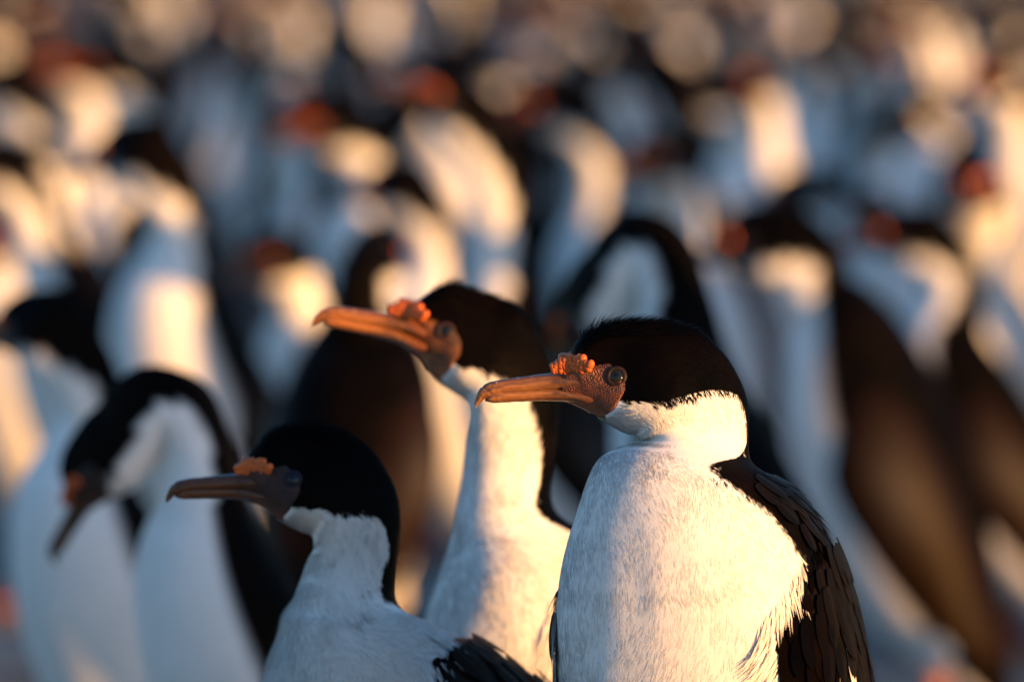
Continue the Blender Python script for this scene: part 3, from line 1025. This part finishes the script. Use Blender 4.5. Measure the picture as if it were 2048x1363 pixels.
def head_world(pose, rot, sc_):
    kw = POSES[pose]
    x, z = kw['head']
    yaw = math.radians(kw.get('yaw', 0))
    x0 = .042
    lx, ly = x0 + (x - x0) * math.cos(yaw), (x - x0) * math.sin(yaw)
    return np.array([lx * math.cos(rot) - ly * math.sin(rot), lx * math.sin(rot) + ly * math.cos(rot), z]) * sc_

PLACED = [(bA[0], bA[1]), (bB[0], bB[1]), (bC[0], bC[1])]
def place(pose, hx, hy, d, heading, sc_, label, group, z=None):
    """heading in degrees: 180 = to the left, 270 = towards the camera, 0 = to the right"""
    rot = math.radians(heading)
    hw = head_world(pose, rot, sc_)
    p = px2w(hx, hy, d)
    bx, by, bz = p[0] - hw[0], p[1] - hw[1], p[2] - hw[2]
    if z is not None:
        bz = z
    GROUND_PTS.append((bx, by, bz))
    PLACED.append((bx, by))
    root = bpy.data.objects.new('cormorant', None)
    col.objects.link(root)
    root.location = (bx, by, bz)
    root.rotation_euler = (0, 0, rot)
    root.scale = (sc_,) * 3
    root['label'] = label
    root['category'] = 'cormorant'
    root['group'] = group
    objs = []
    for nm, me, p_ in PROTO[pose]:
        objs.append(link(nm, me, objs[p_] if p_ else root))
    return root

GM = 'blurred cormorants in the middle of the colony'
MID = [
    ('bowed_turned', 240, 885, 6.20, 206, .90, 'blurred cormorant bowing its head with bill pointing down at the left'),
    ('turned_right', 110, 660, 7.00, 222, .97, 'blurred cormorant at the left edge standing behind the bowing bird'),
    ('turned_right', 300, 310, 8.60, 220, 1.08, 'large blurred white-breasted cormorant behind the bowing bird with black head'),
    ('stretch', 935, 240, 8.60, 192, .98, 'blurred cormorant stretching its sunlit neck above the bird with raised orange bill'),
    ('bowed', 1215, 570, 7.00, 146, 1.0, 'blurred cormorant with arched black nape right behind the sharp bird'),
    ('upright_hunch', 1570, 490, 8.40, 165, 1.14, 'blurred hunched cormorant with brown folded wing and back at the right'),
    ('sit', 1950, 385, 9.20, 262, 1.04, 'blurred cormorant facing the camera with orange caruncle at the right edge'),
    ('rest', 1850, 480, 9.10, 170, 1.0, 'blurred cormorant with yellow-lit cheek beside the bird facing the camera'),
    ('hunched', 1750, 430, 9.9, 265, 1.0, 'blurred pale-breasted cormorant just behind the hunched brown-winged bird'),
    ('alert', 1140, 225, 10.6, 182, 1.04, 'blurred cormorant with orange caruncle and yellow-lit throat in the upper middle'),
    ('turned_right', 1440, 190, 11.4, 262, 1.10, 'blurred cormorant with round golden cheek patch in the upper right'),
    ('rest', 690, 265, 10.0, 205, 1.02, 'blurred cormorant with golden chin between the two tall left birds'),
    ('hunched', 740, 520, 8.2, 78, 1.0, 'blurred cormorant turned away with dark curved back behind the raised bill'),
    ('alert', 245, 150, 11.6, 190, 1.02, 'blurred small-headed cormorant near the upper left corner'),
    ('sit', 10, 340, 9.2, 195, 1.0, 'blurred pale cormorant cut by the left edge of the picture'),
    ('sit', 1330, 330, 9.6, 240, 1.05, 'blurred pale cormorant with grey shaded breast above the sharp bird'),
]
for (ps, hx, hy, d, hd, s_, lb) in MID:
    place(ps, hx, hy, d, hd, s_, lb, GM)

# ------------------------------------------------------------------ birds added out of view for shade, then the rest of the colony
SHADE_BIRDS = [('hunched', .61, 4.93, 95), ('rest', .57, 5.52, 200), ('alert', .66, 6.18, 170), ('sit', .56, 6.62, 215), ('rest', .92, 5.95, 190),  # added outside the frame to throw shade on the birds in view
        ('hunched', .72, 7.80, 205), ('rest', .66, 7.15, 190), ('alert', .68, 9.17, 200), ('rest', .98, 8.95, 180), ('alert', 1.26, 8.72, 210)]
for k_, (ps, x, d, hd) in enumerate(SHADE_BIRDS):
    hw = head_world(ps, math.radians(hd), 1.0)
    hz = CAM_H - POSES[ps]['head'][1] - (0 if k_ < 2 else .05)  # later ones stand raised so their shade reaches higher
    place(ps, (x + hw[0]) / (d + hw[1]) * FPX + 1024, hz / (d + hw[1]) * FPX + HOR, d + hw[1], hd, 1.0,
          'cormorant added past the right edge to shade the birds in view', 'added shade-casting cormorants past the right edge')
keys = list(POSES)
wts = np.array([2.5, 2.5, 1.2, .8, 1.2, 3.0, 1.5, 1, 2.0, 1.2, .8])
wts /= wts.sum()
r5 = np.random.default_rng(19)
ADJ = {'alert': 'upright', 'rest': 'short-necked', 'stretch': 'long-necked', 'bowed': 'bowing', 'turned': 'head-turning', 'turned_right': 'head-turning',
       'bowed_turned': 'bowing', 'upright_hunch': 'hunched', 'hunched': 'hunched', 'preen': 'preening', 'sit': 'full-breasted'}
def crowd_label(ps, x, d, z, hd, sc_):
    h = math.degrees(hd) + POSES[ps].get('yaw', 0)
    face = ['right', 'away', 'left', 'the camera'][int(((h + 45) % 360) // 90)]
    px = 1024 + x / d * FPX
    py = HOR + (CAM_H - z - POSES[ps]['head'][1] * sc_) / d * FPX
    if px > 2130 or px < -80:
        return None
    side = 'left' if px < 683 else ('middle' if px < 1366 else 'right')
    row = 'along the top edge' if py < 60 else ('near the top' if py < 150 else 'behind the middle rows')
    return 'blurred %s cormorant facing %s %s, %s third' % (ADJ[ps], face, row, side)
n_far = 0
CROWD = {}
for _ in range(7000):
    d = 8.9 + (32 - 8.9) * r5.random() ** 0.9
    half = 1024 / FPX * d
    x = r5.uniform(-half - .05, half + (1.0 + .03 * d if d < 15 else .15))  # wider on the right: extra birds out of view shade the crowd
    md = np.interp(d, [9, 14, 22, 30], [.36, .34, .37, .45])
    if d < 9.2 and .3 < x < half + .12 or abs((x - .3) - 1.235 * (8.4 - d)) < .5 and x > .3:
        continue
    if any((x - a) ** 2 + (d - c) ** 2 < md * md for a, c in PLACED):
        continue
    PLACED.append((x, d))
    ps = keys[r5.choice(len(keys), p=wts)]
    sc_ = r5.uniform(.93, 1.08)
    hd = math.radians(r5.normal(200, 55))
    z = float(ground_z(x, d)) + 0.0
    if d < 14 and abs(x) < half + .15:
        root = bpy.data.objects.new('cormorant', None)
        col.objects.link(root)
        objs = []
        for nm, me, p_ in PROTO[ps]:
            objs.append(link(nm, me, objs[p_] if p_ else root))
    else:
        root = link('cormorant', FARMESH[ps])
    root.location = (x, d, z)
    root.rotation_euler = (0, 0, hd)
    root.scale = (sc_,) * 3
    lb = crowd_label(ps, x, d, z, hd, sc_)
    root['label'] = lb or 'unseen cormorant standing in the crowd just outside the side edges of the picture'
    root['category'] = 'cormorant'
    root['group'] = 'background crowd of cormorants' if lb else 'cormorants just past the picture edges'
    if lb:
        CROWD.setdefault(lb, []).append((x / d, root))
    n_far += 1
ORD = ['leftmost', 'second from left', 'third from left', 'fourth from left', 'fifth from left', 'sixth from left', 'seventh from left', 'eighth from left', 'ninth from left', 'tenth from left', 'eleventh from left', 'twelfth from left']
for lb, ls_ in CROWD.items():
    if len(ls_) > 1:
        for k_, (_, r_) in enumerate(sorted(ls_, key=lambda t: t[0])):
            r_['label'] = lb + ', ' + ('rightmost' if k_ == len(ls_) - 1 else ORD[min(k_, 11)])
print('far birds', n_far)

# ------------------------------------------------------------------ ground sheet (after the birds: it follows their footing)
xs = np.concatenate([[-900, -200, -60, -20, -8], np.arange(-4, 4.01, .08), [8, 20, 60, 200, 900]])
ys = np.concatenate([[-300, -60, -15, -4], np.arange(0, 14, .08), np.arange(14, 48, .3), [60, 100, 250, 600, 1500]])
X, Y = np.meshgrid(xs, ys, indexing='ij')
Z = ground_z(X, Y) + .006 * vnoise(np.stack([X, Y, X * 0], -1), 4.0, 2) + .004 * vnoise(np.stack([X, Y, X * 0], -1), 11.0, 6) - .006
me = new_mesh('ground', np.stack([X, Y, Z], -1).reshape(-1, 3), grid_faces(len(xs), len(ys), False)[:, ::-1], M['ground'])
g = link('ground', me)
g['kind'] = 'structure'
